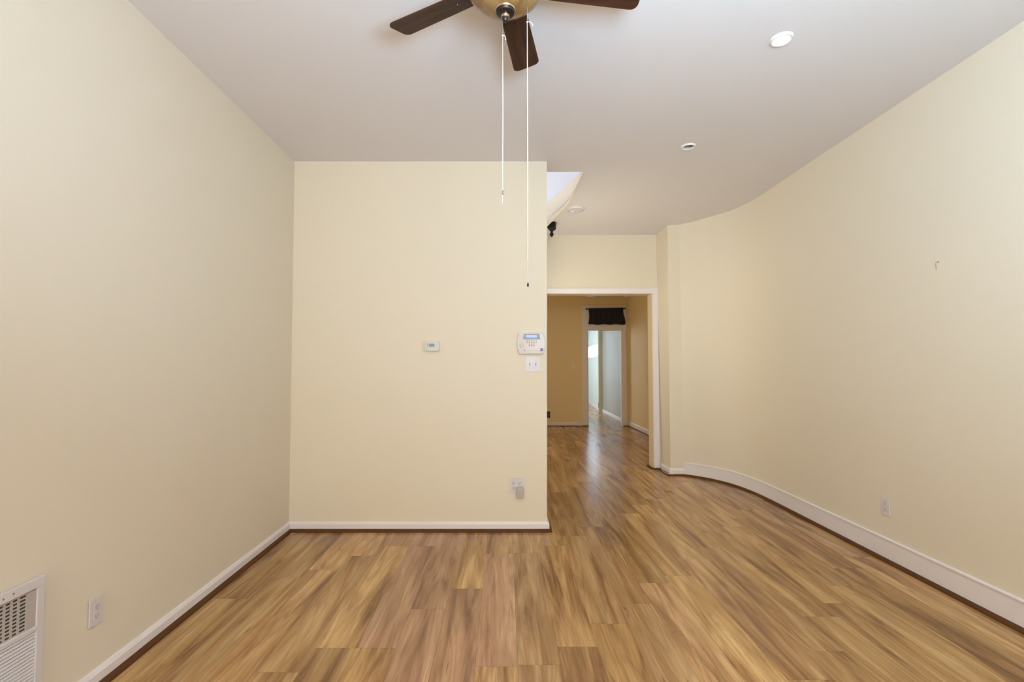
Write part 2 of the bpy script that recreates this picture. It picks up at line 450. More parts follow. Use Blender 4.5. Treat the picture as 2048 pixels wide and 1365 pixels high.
box(bm, ((DL + DR) / 2, FY + 0.02, (DZ + TZ0) / 2 + 0.005), (DR - DL, 0.085, TZ0 - DZ + 0.01), bevel=0.006)
box(bm, (DL + 0.03, FY + 0.02, (TZ0 + TZ1) / 2), (0.06, 0.085, TZ1 - TZ0)); box(bm, (DR - 0.03, FY + 0.02, (TZ0 + TZ1) / 2), (0.06, 0.085, TZ1 - TZ0))
box(bm, (DL + 0.008, FY + 0.05, DZ / 2), (0.016, 0.10, DZ)); box(bm, (DR - 0.008, FY + 0.05, DZ / 2), (0.016, 0.10, DZ))
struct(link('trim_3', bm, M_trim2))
# transom pane above the far doorway, behind the valance
bm = bmesh.new(); box(bm, ((DL + DR) / 2, FY + 0.05, (TZ0 + TZ1) / 2), (DR - DL, 0.006, TZ1 - TZ0))
gm = bpy.data.materials.new('transom_glass'); gm.use_nodes = True
gb = gm.node_tree.nodes['Principled BSDF']; gb.inputs['Transmission Weight'].default_value = 1.0; gb.inputs['Roughness'].default_value = 0.08
gb.inputs['Base Color'].default_value = (0.9, 0.95, 0.92, 1)
struct(link('window_3', bm, gm))

# passage and rear room beyond
R3T = 2.6
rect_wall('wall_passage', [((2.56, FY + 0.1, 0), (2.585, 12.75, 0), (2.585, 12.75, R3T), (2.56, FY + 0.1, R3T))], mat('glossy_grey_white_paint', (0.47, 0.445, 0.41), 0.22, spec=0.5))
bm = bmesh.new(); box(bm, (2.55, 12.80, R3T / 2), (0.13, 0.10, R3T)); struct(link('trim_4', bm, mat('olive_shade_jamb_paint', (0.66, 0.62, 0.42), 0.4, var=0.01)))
rect_wall('wall_rear_right', [((2.575, 12.85, 0), (2.74, 16.1, 0), (2.74, 16.1, R3T), (2.575, 12.85, R3T))], M_wall_pale)
rect_wall('wall_rear', [((-1.3, 16.1, 0), (2.9, 16.1, 0), (2.9, 16.1, R3T), (-1.3, 16.1, R3T))], M_wall_pale)
WZ0, WZ1, WY0, WY1 = 1.98, 2.24, 13.15, 15.2
XW = -0.6
rect_wall('wall_rear_left', [((XW, FY + 0.1, 0), (XW, 16.1, 0), (XW, 16.1, WZ0), (XW, FY + 0.1, WZ0)),
                             ((XW, FY + 0.1, WZ1), (XW, 16.1, WZ1), (XW, 16.1, R3T), (XW, FY + 0.1, R3T)),
                             ((XW, FY + 0.1, WZ0), (XW, WY0, WZ0), (XW, WY0, WZ1), (XW, FY + 0.1, WZ1)),
                             ((XW, WY1, WZ0), (XW, 16.1, WZ0), (XW, 16.1, WZ1), (XW, WY1, WZ1))], M_wall_pale)
rect_wall('ceiling_rear', [((-1.3, FY + 0.1, R3T), (2.9, FY + 0.1, R3T), (2.9, 16.1, R3T), (-1.3, 16.1, R3T))], M_ceil)

# front wall behind the camera, with two tall window openings
bm = bmesh.new()
for x0, x1, z0, z1 in ((-1.75, -1.2, 0, H), (-0.3, 1.0, 0, H), (1.9, 2.75, 0, H), (-1.2, -0.3, 0, 0.65), (-1.2, -0.3, 2.65, H), (1.0, 1.9, 0, 0.65), (1.0, 1.9, 2.65, H)):
    box(bm, ((x0 + x1) / 2, -3.50, (z0 + z1) / 2), (x1 - x0, 0.1, z1 - z0))
struct(link('wall_front', bm, M_wall))

# upstairs shell over the stair opening
rect_wall('wall_upstairs', [((-1.2, 5.9, 2.872), (1.6, 5.9, 2.872), (1.6, 5.9, 5.2), (-1.2, 5.9, 5.2)),
                            ((1.6, 3.9, 2.872), (1.6, 5.9, 2.872), (1.6, 5.9, 5.2), (1.6, 3.9, 5.2)),
                            ((-1.2, 3.9, 2.872), (-1.2, 5.9, 2.872), (-1.2, 5.9, 5.2), (-1.2, 3.9, 5.2)),
                            ((-1.2, 3.9, 2.872), (1.6, 3.9, 2.872), (1.6, 3.9, 5.2), (-1.2, 3.9, 5.2)),
                            ((-1.2, 3.9, 5.2), (1.6, 3.9, 5.2), (1.6, 5.9, 5.2), (-1.2, 5.9, 5.2))], M_up)
# angled fascia round the stair opening: hangs a little below the ceiling, thin white bottom edge
bm = bmesh.new()
tops = [2.876, 3.03, 3.055, 3.06]; bots = [2.868, 2.842, 2.80, 2.795]
FP = [FA, FB, FC, (FC[0] - 0.12, FC[1] + 0.45)]
FP = smooth_path(FP, 5)
def lerp_list(v, n): return [v[min(int(i * (len(v)-1) / (n-1)), len(v)-2)] * (1 - (i * (len(v)-1) / (n-1) - min(int(i * (len(v)-1) / (n-1)), len(v)-2))) + v[min(int(i * (len(v)-1) / (n-1)), len(v)-2) + 1] * (i * (len(v)-1) / (n-1) - min(int(i * (len(v)-1) / (n-1)), len(v)-2)) for i in range(n)]
tt = lerp_list(tops, len(FP)); bb = lerp_list(bots, len(FP)); rows = []
for i, p in enumerate(FP):
    q = FP[min(i + 1, len(FP) - 1)]; o_ = FP[max(i - 1, 0)]
    d = (Vector(q) - Vector(o_)).normalized(); nn = Vector((d.y, -d.x)) * 0.008
    rows.append([bm.verts.new((p[0], p[1], bb[i])), bm.verts.new((p[0], p[1], tt[i])), bm.verts.new((p[0] + nn.x, p[1] + nn.y, tt[i])), bm.verts.new((p[0] + nn.x, p[1] + nn.y, bb[i]))])
for a, b in zip(rows, rows[1:]):
    for k in range(4): bm.faces.new((a[k], a[(k+1) % 4], b[(k+1) % 4], b[k]))
bm.faces.new(rows[0]); bm.faces.new(list(reversed(rows[-1])))
struct(link('trim_5', bm, mat('stair_fascia_paint', (0.80, 0.70, 0.56), 0.5, var=0.01), smooth='auto'))

# ------------------------------------------------------------------ baseboards and shoe mouldings
def bb_prof(h, t=0.015, z0=0.004):
    return [(0, z0), (t, z0), (t, h - 0.018), (t * 0.55, h - 0.004), (t * 0.35, h), (0, h)]
def qr_prof(t, r=0.021):
    return [(t, 0.0), (t + r, 0.0), (t + r * 0.92, r * 0.42), (t + r * 0.70, r * 0.72), (t + r * 0.38, r * 0.95), (t, r * 1.05)]
lp = [(-1.648, 3.747), (-1.62, 2.0), (-1.62, -3.44)]                        # travelling towards the camera, room on the left
pp = [(0.330, 3.95), (0.330, 3.747), (-1.648, 3.747)]
pl = pp[:-1] + lp
bm = bmesh.new(); sweep(bm, lp, bb_prof(0.074)); struct(link('baseboard_left', bm, M_trim))
bm = bmesh.new(); sweep(bm, pp, bb_prof(0.074)); struct(link('baseboard_partition', bm, M_trim))
bm = bmesh.new(); sweep(bm, pl, qr_prof(0.015)); struct(link('trim_6', bm, M_qr))
rp = [(x, y) for x, y in RB]; rp[0] = (2.487, -3.44)
tall = rp[:n_curve]; short = rp[n_curve - 1:]
bm = bmesh.new(); sweep(bm, tall, [(0, 0.004), (0.013, 0.004), (0.013, 0.138), (0.019, 0.141), (0.019, 0.148), (0.006, 0.153), (0, 0.153)]); struct(link('baseboard_right', bm, M_trim))
bm = bmesh.new(); sweep(bm, short + [(OPR + CW + 0.004, 5.905)][:0], bb_prof(0.082, 0.013)); struct(link('baseboard_column', bm, M_trim))
qpath = rp[:-1] + [(1.902, 5.70), (1.897, 5.89), (1.85, 5.905), (OPR - 0.012, 5.93), (OPR - 0.012, 6.09)]
bm = bmesh.new(); sweep(bm, qpath, qr_prof(0.013)); struct(link('trim_7', bm, M_qr))
# second room
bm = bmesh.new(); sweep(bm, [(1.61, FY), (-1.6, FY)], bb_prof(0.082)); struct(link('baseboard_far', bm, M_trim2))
bm = bmesh.new(); sweep(bm, [(1.73, FY - 0.012), (-1.6, FY - 0.012)], [(0, 0), (0.012, 0), (0.012, 0.012), (0, 0.014)]); struct(link('trim_8', bm, M_qr))
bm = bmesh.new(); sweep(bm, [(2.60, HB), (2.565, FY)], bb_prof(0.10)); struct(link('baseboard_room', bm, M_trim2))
bm = bmesh.new(); sweep(bm, [(2.60, HB), (2.565, FY - 0.03), (DR - 0.0, FY - 0.03)], qr_prof(0.015, 0.016)); struct(link('trim_9', bm, M_qr))
bm = bmesh.new(); sweep(bm, [(2.56, FY + 0.12), (2.585, 12.75)], bb_prof(0.085)); struct(link('baseboard_passage', bm, M_trim))
bm = bmesh.new(); sweep(bm, [(2.575, 12.86), (2.74, 16.05)], bb_prof(0.10)); struct(link('baseboard_rear', bm, M_trim))

# ------------------------------------------------------------------ ceiling fan
def build_fan():
    FX, FYY = 0.004, 1.758
    t = thing('ceiling_fan', 'dark walnut five-blade ceiling fan with amber glass bowl and two pull strings', 'ceiling fan', (FX, FYY, H))
    z = lambda a: a - H
    bm = bmesh.new(); lathe(bm, [(0.0, z(2.871)), (0.085, z(2.871)), (0.088, z(2.86)), (0.075, z(2.845)), (0.07, z(2.835)), (0.0, z(2.835))], 48); link('canopy', bm, M_bronze, t, 'auto')
    bm = bmesh.new(); lathe(bm, [(0.0, z(2.838)), (0.07, z(2.838)), (0.115, z(2.825)), (0.125, z(2.80)), (0.125, z(2.755)), (0.112, z(2.735)), (0.075, z(2.725)), (0.07, z(2.70)), (0.0, z(2.70))], 56); link('motor_housing', bm, M_bronze, t, 'auto')
    bm = bmesh.new(); lathe(bm, [(0.0, z(2.712)), (0.13, z(2.708)), (0.148, z(2.700)), (0.150, z(2.690)), (0.143, z(2.684)), (0.0, z(2.684))], 56); link('light_fitter', bm, M_bronze, t, 'auto')
    Rc, zc = 0.172, 2.597 + 0.172
    prof = []
    for k in range(15):
        a = math.radians(4 + k * (56 - 4) / 14); prof.append((Rc * math.sin(a), z(zc - Rc * math.cos(a))))
    r0, z0_ = prof[-1]
    prof += [(r0 + 0.004, z(2.683)), (r0, z(2.688))]
    inner = [(max(0.004, r - 0.004), zz + 0.003) for r, zz in reversed(prof[:-1])]
    bm = bmesh.new(); lathe(bm, prof + inner, 64); link('glass_bowl', bm, M_bowl, t, 'auto')
    # finial: rim, dark washer, stacked knob
    bm = bmesh.new(); lathe(bm, [(0.0, z(2.606)), (0.036, z(2.604)), (0.0385, z(2.599)), (0.036, z(2.595)), (0, z(2.595))], 40); fr = link('finial_rim', bm, M_bronze_hi, t, 'auto')
    bm = bmesh.new(); lathe(bm, [(0, z(2.598)), (0.034, z(2.598)), (0.036, z(2.592)), (0.033, z(2.586)), (0.022, z(2.582)), (0.014, z(2.581)), (0, z(2.580))], 40); fi = link('finial', bm, M_bronze, t, 'auto')
    bm = bmesh.new(); lathe(bm, [(0, z(2.582)), (0.0145, z(2.581)), (0.0155, z(2.578)), (0.013, z(2.575)), (0.0150, z(2.572)), (0.0145, z(2.569)), (0, z(2.569))], 28); link('finial_ring', bm, M_bronze_hi, fi, 'auto')
    bm = bmesh.new(); lathe(bm, [(0, z(2.570)), (0.0125, z(2.569)), (0.0125, z(2.563)), (0.008, z(2.556)), (0.003, z(2.554)), (0, z(2.554))], 28); link('finial_knob', bm, M_bronze, fi, 'auto')
    # blades
    R0, R1, W0, W1 = 0.155, 0.527, 0.100, 0.124
    zb = z(2.706); pitch = -0.226
    for k in range(5):
        a = math.radians(78.6) + k * 2 * PI / 5
        M = Matrix.Rotation(a, 4, 'Z') @ Matrix.Translation((0, 0, zb)) @ Matrix.Rotation(pitch, 4, 'X')
        # outline with rounded outer corners
        out = [(R0, -W0 / 2), (R0 + 0.06, -W0 / 2 - 0.004), (R1 - 0.03, -W1 / 2)]
        cr = 0.026
        for s, a0 in ((-1, -90), (1, 0)):
            cx, cy = R1 - cr + (0.004 if s > 0 else 0), s * (W1 / 2 - cr)
            for q in range(7):
                an = math.radians(a0 + 90 * q / 6); out.append((cx + cr * math.cos(an), cy + cr * math.sin(an)))
        out += [(R1 - 0.03, W1 / 2), (R0 + 0.06, W0 / 2 + 0.004), (R0, W0 / 2)]
        bm = bmesh.new(); prism(bm, out, Matrix.Translation((0, 0, -0.003)), 0.006, 0.0015)
        bl = link('blade', bm, M_blade, t); bl.matrix_local = M
        bm = bmesh.new()
        prism(bm, [(0.075, -0.014), (0.13, -0.012), (0.16, -0.034), (0.205, -0.036), (0.222, -0.015), (0.235, 0), (0.222, 0.015), (0.205, 0.036), (0.16, 0.034), (0.13, 0.012), (0.075, 0.014)], Matrix.Translation((0, 0, 0.003)), 0.005, 0.001)
        for sx, sy in ((0.185, -0.024), (0.185, 0.024), (0.218, 0)):
            lathe(bm, [(0, -0.0055), (0.004, -0.005), (0.005, -0.003), (0.005, 0.003)], 10, Matrix.Translation((sx, sy, 0)))
        br = link('blade_bracket', bm, M_bronze, bl)
    # pull strings
    def pull(x, y, ztop, zchain, zbead, zend, curl):
        bm = bmesh.new()
        n = max(4, int((ztop - zchain) / 0.006))
        tube(bm, [(x, y, z(ztop)), (x, y, z(zchain))], 0.0008, 6)
        for i in range(n):
            bmesh.ops.create_icosphere(bm, subdivisions=1, radius=0.0021, matrix=Matrix.Translation((x, y, z(ztop - (i + 0.5) * (ztop - zchain) / n))))
        pc = link('pull_chain', bm, M_chain, t, True)
        bm = bmesh.new()
        tube(bm, [(x, y, z(zchain + 0.002)), (x + 0.0006, y, z((zchain + zbead) / 2)), (x, y, z(zbead))], 0.0017, 8)
        bmesh.ops.create_icosphere(bm, subdivisions=2, radius=0.0034, matrix=Matrix.Translation((x, y, z(zchain))))
        tube(bm, smooth_path([(x, y, z(zchain)), (x + curl * 0.5, y - 0.002, z(zchain - 0.001)), (x + curl * 0.85, y - 0.002, z(zchain - 0.008)), (x + curl, y - 0.002, z(zchain - 0.018))], 4), 0.0014, 6)
        tube(bm, [(x, y, z(zbead)), (x - 0.001, y, z(zend))], 0.0013, 8)
        link('pull_string', bm, M_string, pc, True)
        bm = bmesh.new(); lathe(bm, [(0, 0.007), (0.002, 0.006), (0.0035, 0.0), (0.0042, -0.006), (0.003, -0.009), (0, -0.0095)], 14, Matrix.Translation((x + 0.001, y, z(zbead))))
        link('pull_bell', bm, M_chain if curl < 0.015 else M_blackp, pc, True)
    pull(-0.010, 0.0, 2.556, 2.502, 1.912, 1.868, 0.012)
    pull(0.082, 0.008, 2.690, 2.560, 1.572, 1.552, 0.021)
build_fan()

# ------------------------------------------------------------------ recessed lights
def can_light(i, label, lit):
    x, y = CANS[i]
    t = thing('recessed_light', label, 'ceiling light', (x, y, H), group='recessed lights in the front ceiling')
    bm = bmesh.new()
    lathe(bm, [(CAN_R, 0.004), (CAN_R - 0.001, -0.006), (0.041, -0.012), (0.048, -0.011), (0.0525, 0.0), (0.050, 0.002)], 40)
    link('trim_ring', bm, M_bright, t, 'auto')
    bm = bmesh.new(); lathe(bm, [(CAN_R, 0.003), (CAN_R - 0.002, 0.03), (0.031, 0.07)], 36); lathe(bm, [(0.031, 0.07), (0.001, 0.071)], 36); link('reflector', bm, M_can, t, True)
    zb = 0.012 if lit else 0.035
    bm = bmesh.new(); lathe(bm, [(0.0005, zb - 0.004), (0.012, zb - 0.003), (0.022, zb), (0.0285, zb + 0.008), (0.027, zb + 0.025), (0.012, zb + 0.033)], 30); link('bulb', bm, M_lampon if lit else M_lampoff, t, True)
    if lit:
        d = bpy.data.lights.new('bulb_light', 'SPOT'); d.energy = 5; d.color = (1, 0.78, 0.52); d.spot_size = 2.1; d.spot_blend = 0.8; d.shadow_soft_size = 0.025
        o = bpy.data.objects.new('bulb_light', d); C.objects.link(o); o.parent = t; o.location = (0, 0, -0.012)
can_light(0, 'lit recessed light glowing warm white, right of the ceiling fan', True)
can_light(1, 'unlit white recessed light in the ceiling above the hall opening', False)
can_light(2, 'unlit recessed light mostly hidden behind the fan blade', False)

# smoke detector in the hall ceiling
t = thing('smoke_detector', 'round white smoke detector on hall ceiling beside the stair opening', 'smoke detector', (0.732, 4.91, H))
bm = bmesh.new(); lathe(bm, [(0.0, 0), (0.092, 0), (0.094, -0.010), (0.090, -0.020), (0.084, -0.021), (0.079, -0.012), (0, -0.012)], 44); link('base', bm, M_bright, t, 'auto')
bm = bmesh.new(); lathe(bm, [(0.076, -0.010), (0.074, -0.026), (0.062, -0.034), (0.058, -0.030), (0.030, -0.031), (0.0, -0.031)], 44); link('cover', bm, M_plate_in, t, 'auto')
bm = bmesh.new(); lathe(bm, [(0.022, -0.030), (0.022, -0.038), (0.016, -0.042), (0, -0.042)], 24, Matrix.Translation((-0.034, -0.012, 0))); link('sounder', bm, M_bright, t, 'auto')

# black newel drop under the stair opening
t = thing('newel_drop', 'black newel drop with pointed finial hanging at the stair opening', 'newel post', (0.535, 5.40, H + 0.022), (0, 0, math.radians(-14)))
bm = bmesh.new(); box(bm, (0, 0, 0.015), (0.088, 0.088, 0.20)); prism(bm, [(-0.044, -0.044), (0.044, -0.044), (0.044, 0.044), (-0.044, 0.044)], Matrix.Translation((0, 0, -0.085)), 0.001)
vs = []
a = [bm.verts.new((sx * 0.044, sy * 0.044, -0.085)) for sx, sy in ((-1, -1), (1, -1), (1, 1), (-1, 1))]
b = [bm.verts.new((sx * 0.022, sy * 0.022, -0.112)) for sx, sy in ((-1, -1), (1, -1), (1, 1), (-1, 1))]
for i in range(4): bm.faces.new((a[i], a[(i+1) % 4], b[(i+1) % 4], b[i]))
bm.faces.new(b); link('post', bm, M_newel, t)
bm = bmesh.new(); lathe(bm, [(0.014, -0.110), (0.012, -0.122), (0.019, -0.128), (0.012, -0.134), (0.022, -0.148), (0.023, -0.156), (0.016, -0.172), (0.004, -0.184), (0, -0.185)], 24); link('finial', bm, M_newel, t, True)

# ------------------------------------------------------------------ wall devices (local: x right, y up, z out of the wall)
def wall_thing(name, label, cat, p, facing, group=None):
    if facing == 'back': R = Matrix(((1, 0, 0), (0, 0, -1), (0, 1, 0)))            # looks towards the camera
    elif facing == 'left': R = Matrix(((0, 0, 1), (1, 0, 0), (0, 1, 0)))           # on the left wall, looks to +x
    else: R = Matrix(((0, 0, -1), (-1, 0, 0), (0, 1, 0)))                          # on the right wall, looks to -x
    t = thing(name, label, cat, p, (0, 0, 0), group); t.rotation_euler = R.to_euler(); return t
def receptacle(t, cx, cy, face=M_plate_in, slots=M_slot):
    bm = bmesh.new()
    pts = []
    for k in range(32):
        a = 2 * PI * k / 32; x = 0.0168 * math.cos(a); y = 0.0168 * math.sin(a); pts.append((x, max(-0.0142, min(0.0142, y))))
    prism(bm, pts, Matrix.Translation((cx, cy, 0.005)), 0.0022, 0.0004); r = link('receptacle', bm, face, t)
    bm = bmesh.new()
    box(bm, (cx - 0.0063, cy + 0.003, 0.0072), (0.0022, 0.0085, 0.0008)); box(bm, (cx + 0.0063, cy + 0.003, 0.0072), (0.0022, 0.0068, 0.0008))
    prism(bm, [(cx + 0.0028 * math.cos(a * PI / 6), cy - 0.0078 + 0.0028 * math.sin(a * PI / 6)) for a in range(12)], Matrix.Translation((0, 0, 0.0068)), 0.0008)
    link('slots', bm, slots, r)
def plate(t, w, h, m=M_plate):
    bm = bmesh.new(); prism(bm, rrect(w, h, 0.004), Matrix(), 0.0058, 0.0022); return link('cover_plate', bm, m, t)
def screw(t, x, y, z=0.0058, m=M_grey):
    bm = bmesh.new(); lathe(bm, [(0.0034, 0), (0.0030, 0.001), (0, 0.0013)], 12, Matrix.Translation((x, y, z))); return link('screw', bm, m, t, True)

# duplex outlets on the side walls
t = wall_thing('wall_outlet', 'white duplex outlet on the left wall right of the air grille', 'outlet', (-1.6205, 1.953, 0.299), 'left', 'white wall outlets')
t.scale = (0.92, 0.92, 0.92)
plate(t, 0.070, 0.114); receptacle(t, 0, 0.0195, slots=mat('faint_slot', (0.25, 0.2, 0.18), 0.6)); receptacle(t, 0, -0.0195, slots=bpy.data.materials['faint_slot']); screw(t, 0, 0)
t = wall_thing('wall_outlet', 'white duplex outlet low on the right wall', 'outlet', (2.4765, 3.172, 0.357), 'right', 'white wall outlets')
plate(t, 0.070, 0.114); receptacle(t, 0, 0.0195, slots=bpy.data.materials['faint_slot']); receptacle(t, 0, -0.0195, slots=bpy.data.materials['faint_slot']); screw(t, 0, 0)
# quad outlet on the partition with a plugged-in adapter
t = wall_thing('wall_outlet', 'white double-gang outlet above the partition baseboard with a grey adapter plugged in', 'outlet', (0.096, 3.747, 0.3465), 'back', 'white wall outlets')
plate(t, 0.116, 0.116)
for cx in (-0.024, 0.022):
    for cy in (0.0195, -0.0195): receptacle(t, cx, cy)
    screw(t, cx, 0)
t = wall_thing('plug_adapter', 'small grey adapter plugged into the double outlet on the partition', 'adapter', (0.1215, 3.7398, 0.3005), 'back')
bm = bmesh.new(); prism(bm, rrect(0.055, 0.082, 0.006), Matrix(), 0.026, 0.004); link('body', bm, M_adapter, t, 'auto')
bm = bmesh.new(); box(bm, (0, 0.030, 0.0265), (0.030, 0.004, 0.002)); link('vent_slot', bm, M_grey, t)
bm = bmesh.new(); box(bm, (-0.0063, 0.026, -0.003), (0.0015, 0.006, 0.008)); box(bm, (0.0063, 0.026, -0.003), (0.0015, 0.006, 0.008)); link('prongs', bm, M_brass, t)

# double light switch
t = wall_thing('light_switch', 'white double toggle light switch below the alarm keypad', 'light switch', (0.2205, 3.747, 1.276), 'back')
plate(t, 0.116, 0.114)
for cx in (-0.023, 0.023):
    bm = bmesh.new(); box(bm, (cx, 0, 0.0055), (0.011, 0.026, 0.002)); sl = link('toggle_slot', bm, mat('toggle_recess', (0.52, 0.48, 0.46), 0.5) if cx < 0 else bpy.data.materials['toggle_recess'], t)
    bm = bmesh.new(); box(bm, (cx, 0.004 if cx < 0 else -0.004, 0.0095), (0.008, 0.011, 0.012), Matrix.Rotation(math.radians(-28 if cx < 0 else 28), 3, 'X'), 0.0015); link('toggle', bm, M_plate, t, 'auto')
    for cy in (0.030, -0.030): screw(t, cx, cy)

# thermostat
t = wall_thing('thermostat', 'small white thermostat with a blue-grey display on the partition', 'thermostat', (-0.5595, 3.747, 1.417), 'back')
bm = bmesh.new(); prism(bm, rrect(0.114, 0.076, 0.006), Matrix(), 0.024, 0.005); link('case', bm, mat('warm_white_plastic', (0.68, 0.655, 0.62), 0.45, var=0.01), t, 'auto')
bm = bmesh.new(); box(bm, (0.0, 0.006, 0.0245), (0.042, 0.024, 0.002)); link('display', bm, M_lcd2, t)
for bx, n in ((-0.030, 3), (0.030, 2)):
    for k in range(n):
        bm = bmesh.new(); box(bm, (bx, 0.006 + (k - (n - 1) / 2) * (0.0085 if n == 3 else 0.012), 0.0245), (0.006, 0.005, 0.0025), None, 0.0008); link('button', bm, M_key if bx < 0 else M_grey, t)

# alarm keypad
t = wall_thing('alarm_keypad', 'white alarm keypad with a blue display and round blue badge', 'alarm keypad', (0.2075, 3.747, 1.4385), 'back')
hw, hh = 0.105, 0.083
outl = []
n = 8
for k in range(n + 1):                       # bulging right side, bottom to top
    s = -1 + 2 * k / n; outl.append((hw - 0.008 * s * s - (0.004 if abs(s) == 1 else 0), s * hh))
for k in range(n + 1):
    s = 1 - 2 * k / n; outl.append((-hw + 0.008 * s * s + (0.004 if abs(s) == 1 else 0), s * hh))
bm = bmesh.new(); prism(bm, outl, Matrix(), 0.030, 0.008); link('case', bm, mat('keypad_white_plastic', (0.75, 0.705, 0.72), 0.4, var=0.01), t, 'auto')
bm = bmesh.new(); prism(bm, [(-0.064, 0.029), (0.070, 0.029), (0.062, 0.072), (-0.057, 0.072)], Matrix.Translation((0, 0, 0.029)), 0.003, 0.001); dp = link('display_surround', bm, M_panelgrey, t)
bm = bmesh.new(); box(bm, (0.003, 0.053, 0.0325), (0.082, 0.020, 0.002)); link('display', bm, M_lcd, dp)
for r_, cols in ((0, range(5)), (1, range(5)), (2, range(1, 4)), (3, range(1, 4))):
    for c_ in cols:
        bm = bmesh.new(); box(bm, (-0.0315 + c_ * 0.0175, 0.0185 - r_ * 0.0128, 0.030), (0.0105, 0.0062, 0.003), None, 0.001); link('key', bm, M_key, t)
bm = bmesh.new(); lathe(bm, [(0.017, 0.029), (0.016, 0.0312), (0.004, 0.0302), (0, 0.0302)], 28, Matrix.Translation((-0.074, -0.018, 0))); link('speaker', bm, M_grey, t, True)
bm = bmesh.new(); lathe(bm, [(0.005, 0.029), (0.0045, 0.0316), (0, 0.032)], 16, Matrix.Translation((-0.050, -0.055, 0))); link('indicator', bm, M_key, t, True)
bm = bmesh.new()
x = -0.034
for wd in (0.006, 0.010, 0.004, 0.012, 0.007, 0.010, 0.005, 0.009): box(bm, (x + wd / 2, -0.0555, 0.0301), (wd, 0.0034, 0.0008)); x += wd + 0.0022
link('lettering', bm, M_grey, t)
bm = bmesh.new(); prism(bm, [(0.0125 * math.cos(PI / 8 + k * PI / 4), 0.0125 * math.sin(PI / 8 + k * PI / 4)) for k in range(8)], Matrix.Translation((0.080, -0.050, 0.0292)), 0.0016); bd = link('badge', bm, M_blue, t)
fc = bpy.data.curves.new('badge_letters', 'FONT'); fc.body = 'ADT'; fc.size = 0.0098; fc.align_x = 'CENTER'; fc.align_y = 'CENTER'; fc.extrude = 0.0003
fo = bpy.data.objects.new('badge_letters', fc); C.objects.link(fo)
bpy.context.view_layer.update()
me = bpy.data.meshes.new_from_object(fo.evaluated_get(bpy.context.evaluated_depsgraph_get()))
bpy.data.objects.remove(fo)
fo = bpy.data.objects.new('badge_letters', me); C.objects.link(fo); me.materials.append(M_plate); fo.parent = bd; fo.location = (0.080, -0.050, 0.0310)

# return-air grille at the bottom left
t = wall_thing('air_grille', 'white return-air grille low on the left wall', 'air grille', (-1.6205, 1.483, 0.335), 'left')
GW, GH, FR = 0.48, 0.41, 0.032          # reaches y = 1.74, z = 0.13 .. 0.54
bm = bmesh.new()
for c_, s_ in (((0, GH/2 - FR/2, 0.006), (GW, FR, 0.012)), ((0, -GH/2 + FR/2, 0.006), (GW, FR, 0.012)), ((GW/2 - FR*0.4, 0, 0.006), (FR*0.8, GH - 2*FR, 0.012)), ((-GW/2 + FR*0.4, 0, 0.006), (FR*0.8, GH - 2*FR, 0.012))):
    box(bm, c_, s_, None, 0.0012)
link('frame', bm, M_plate, t)
ins_t = GH/2 - FR
bm = bmesh.new(); box(bm, (0, 0, 0.0012), (GW - 2 * FR * 0.8, GH - 2 * FR, 0.002)); link('dark_duct', bm, M_slot, t)
bm = bmesh.new()                           # bars over the open duct, upper half
ix0, ix1 = -GW/2 + FR*0.8, GW/2 - FR*0.8
zu, zl = ins_t - 0.006, ins_t - 0.128
k = 0; yb = zu
while yb > zl:
    box(bm, ((ix0 + ix1) / 2, yb, 0.0034), (ix1 - ix0, 0.0056, 0.0016)); yb -= 0.0122
xx = ix1 - 0.040 - 0.0185
while xx > ix0:
    box(bm, (xx, (zu + zl) / 2, 0.0036), (0.0085, zu - zl, 0.0016)); xx -= 0.0232
link('grid', bm, mat('shaded_grey_metal', (0.50, 0.46, 0.45), 0.5, var=0.02), t)
bm = bmesh.new(); box(bm, (ix1 - 0.017, (zu + zl) / 2, 0.0045), (0.034, zu - zl, 0.004))
link('blank_strip', bm, bpy.data.materials['shaded_grey_metal'], t)
bm = bmesh.new(); box(bm, ((ix0 + ix1) / 2, zl - 0.010, 0.007), (ix1 - ix0, 0.016, 0.010), None, 0.002); link('crossbar', bm, M_plate, t)
yb = zl - 0.024
while yb > -GH/2 + FR + 0.004:
    bm = bmesh.new(); box(bm, ((ix0 + ix1) / 2, yb, 0.006), (ix1 - ix0, 0.0092, 0.0016), Matrix.Rotation(math.radians(-30), 3, 'X')); link('louver', bm, M_plate, t); yb -= 0.0118
for sx, sy in ((0.130, GH/2 - 0.014), (0.098, GH/2 - 0.017)): screw(t, sx, sy, 0.012, M_brass)

# picture hook on the right wall
t = wall_thing('wall_hook', 'small metal picture hook on the bare right wall', 'hook', (2.4377, 2.700, 1.832), 'right')
bm = bmesh.new(); tube(bm, smooth_path([(0.002, 0.020, 0.0015), (0.0, 0.018, 0.010), (-0.002, 0.006, 0.010), (-0.004, -0.012, 0.006), (-0.006, -0.022, 0.004)], 5), 0.0016, 8); link('hook_wire', bm, M_hook, t, True)
bm = bmesh.new(); lathe(bm, [(0.0045, 0), (0.004, 0.002), (0, 0.0025)], 12, Matrix.Translation((0.002, 0.020, 0))); link('nail_head', bm, M_brass, t, True)

# loose cable end at the foot of the column
t = tag(empty('cable', (1.88, 5.75, 0.02)), 'thin cream cable loose along the foot of the column', 'cable')
bm = bmesh.new(); tube(bm, smooth_path([(0.008, 0.135, 0.012), (-0.004, 0.07, 0.007), (-0.014, 0.0, 0.004), (-0.018, -0.08, 0.002), (-0.016, -0.150, 0.003), (0.0, -0.196, 0.006), (0.045, -0.205, 0.006)], 5), 0.0048, 8); link('cord', bm, M_cable, t, True)

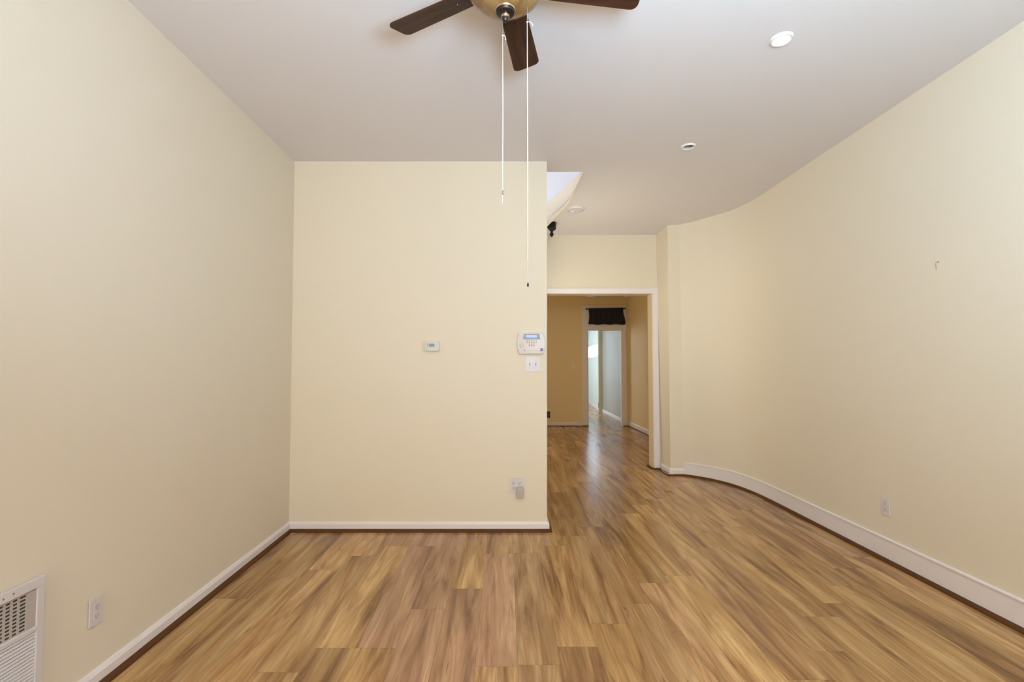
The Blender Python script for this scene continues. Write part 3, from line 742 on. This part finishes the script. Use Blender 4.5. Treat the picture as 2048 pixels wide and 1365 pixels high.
# second room: switch, black outlet, valance, ceiling discs
t = wall_thing('light_switch', 'small single light switch on the far wall left of the doorway', 'light switch', (1.427, FY, 1.235), 'back')
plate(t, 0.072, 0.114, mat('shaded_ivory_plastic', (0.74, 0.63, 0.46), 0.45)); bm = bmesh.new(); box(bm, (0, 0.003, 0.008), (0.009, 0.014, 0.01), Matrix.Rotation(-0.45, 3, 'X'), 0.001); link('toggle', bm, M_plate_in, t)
t = wall_thing('wall_outlet', 'black outlet low on the far wall past the partition edge', 'outlet', (0.905, FY, 0.237), 'back')
plate(t, 0.072, 0.13, M_blackp)
bm = bmesh.new(); prism(bm, rrect(0.040, 0.080, 0.014), Matrix.Translation((0, 0, 0.005)), 0.010, 0.003); link('plug_body', bm, M_blackp, t)
bm = bmesh.new(); box(bm, (0.006, 0.002, 0.0155), (0.012, 0.014, 0.002)); link('contact', bm, M_grey, t)

t = thing('valance_curtain', 'short black sheer valance on a thin rod above the far doorway', 'curtain', (2.085, FY - 0.055, 2.405))
bm = bmesh.new(); tube(bm, [(-0.395, 0, 0.0), (0.395, 0, 0.012)], 0.009, 10)
for sx in (-0.395, 0.395): bmesh.ops.create_uvsphere(bm, u_segments=12, v_segments=8, radius=0.016, matrix=Matrix.Translation((sx, 0, 0.0 if sx < 0 else 0.012)))
link('rod', bm, M_newel, t, True)
bm = bmesh.new(); NX, NZ = 90, 10; g = []
for j in range(NZ + 1):
    v = j / NZ; row = []
    for i in range(NX + 1):
        u_ = i / NX
        xl = -0.355 + 0.018 * math.sin(v * PI) - 0.004 * v; xr = 0.365 + 0.035 * v - 0.012 * math.sin(v * 6)
        x = xl + (xr - xl) * u_
        y = -0.014 + 0.010 * math.sin(u_ * 95 + 0.6 * math.sin(v * 3)) * (0.5 + 0.5 * v) + 0.004 * math.sin(u_ * 41)
        z_ = 0.016 - 0.335 * v + 0.006 * math.sin(u_ * 19) * v + 0.012 * u_ * (1 - v)
        row.append(bm.verts.new((x, y, z_)))
    g.append(row)
for j in range(NZ):
    for i in range(NX): bm.faces.new((g[j][i], g[j][i+1], g[j+1][i+1], g[j+1][i]))
o = link('cloth', bm, M_curtain, t, True)
sm = o.modifiers.new('thickness', 'SOLIDIFY'); sm.thickness = 0.0015
for sx in (-0.37, 0.37):
    bm = bmesh.new(); box(bm, (sx, 0.02, 0.006), (0.012, 0.046, 0.014)); link('bracket', bm, M_newel, t)

t = thing('ceiling_light', 'flat white ceiling light seen under the header, left of the far doorway centre', 'ceiling light', (1.764, 9.72, R2T))
bm = bmesh.new(); lathe(bm, [(0, 0), (0.105, 0), (0.11, -0.02), (0.10, -0.055), (0.06, -0.075), (0, -0.08)], 36); link('shade', bm, M_bright, t, True)
t = thing('smoke_detector', 'small white detector near the right wall under the header', 'smoke detector', (2.478, 9.72, R2T))
bm = bmesh.new(); lathe(bm, [(0, 0), (0.08, 0), (0.083, -0.02), (0.07, -0.05), (0.03, -0.068), (0, -0.07)], 32); link('cover', bm, M_bright, t, True)
# small strike on the passage jamb
t = wall_thing('door_strike', 'small dark metal plate low on the passage door jamb', 'strike plate', (2.4845, 12.79, 0.19), 'right')
bm = bmesh.new(); box(bm, (0, 0, 0.003), (0.05, 0.13, 0.008), None, 0.002); link('plate', bm, M_brass, t)
bm = bmesh.new(); box(bm, (0, 0, 0.007), (0.018, 0.04, 0.003)); link('latch_hole', bm, M_slot, t)
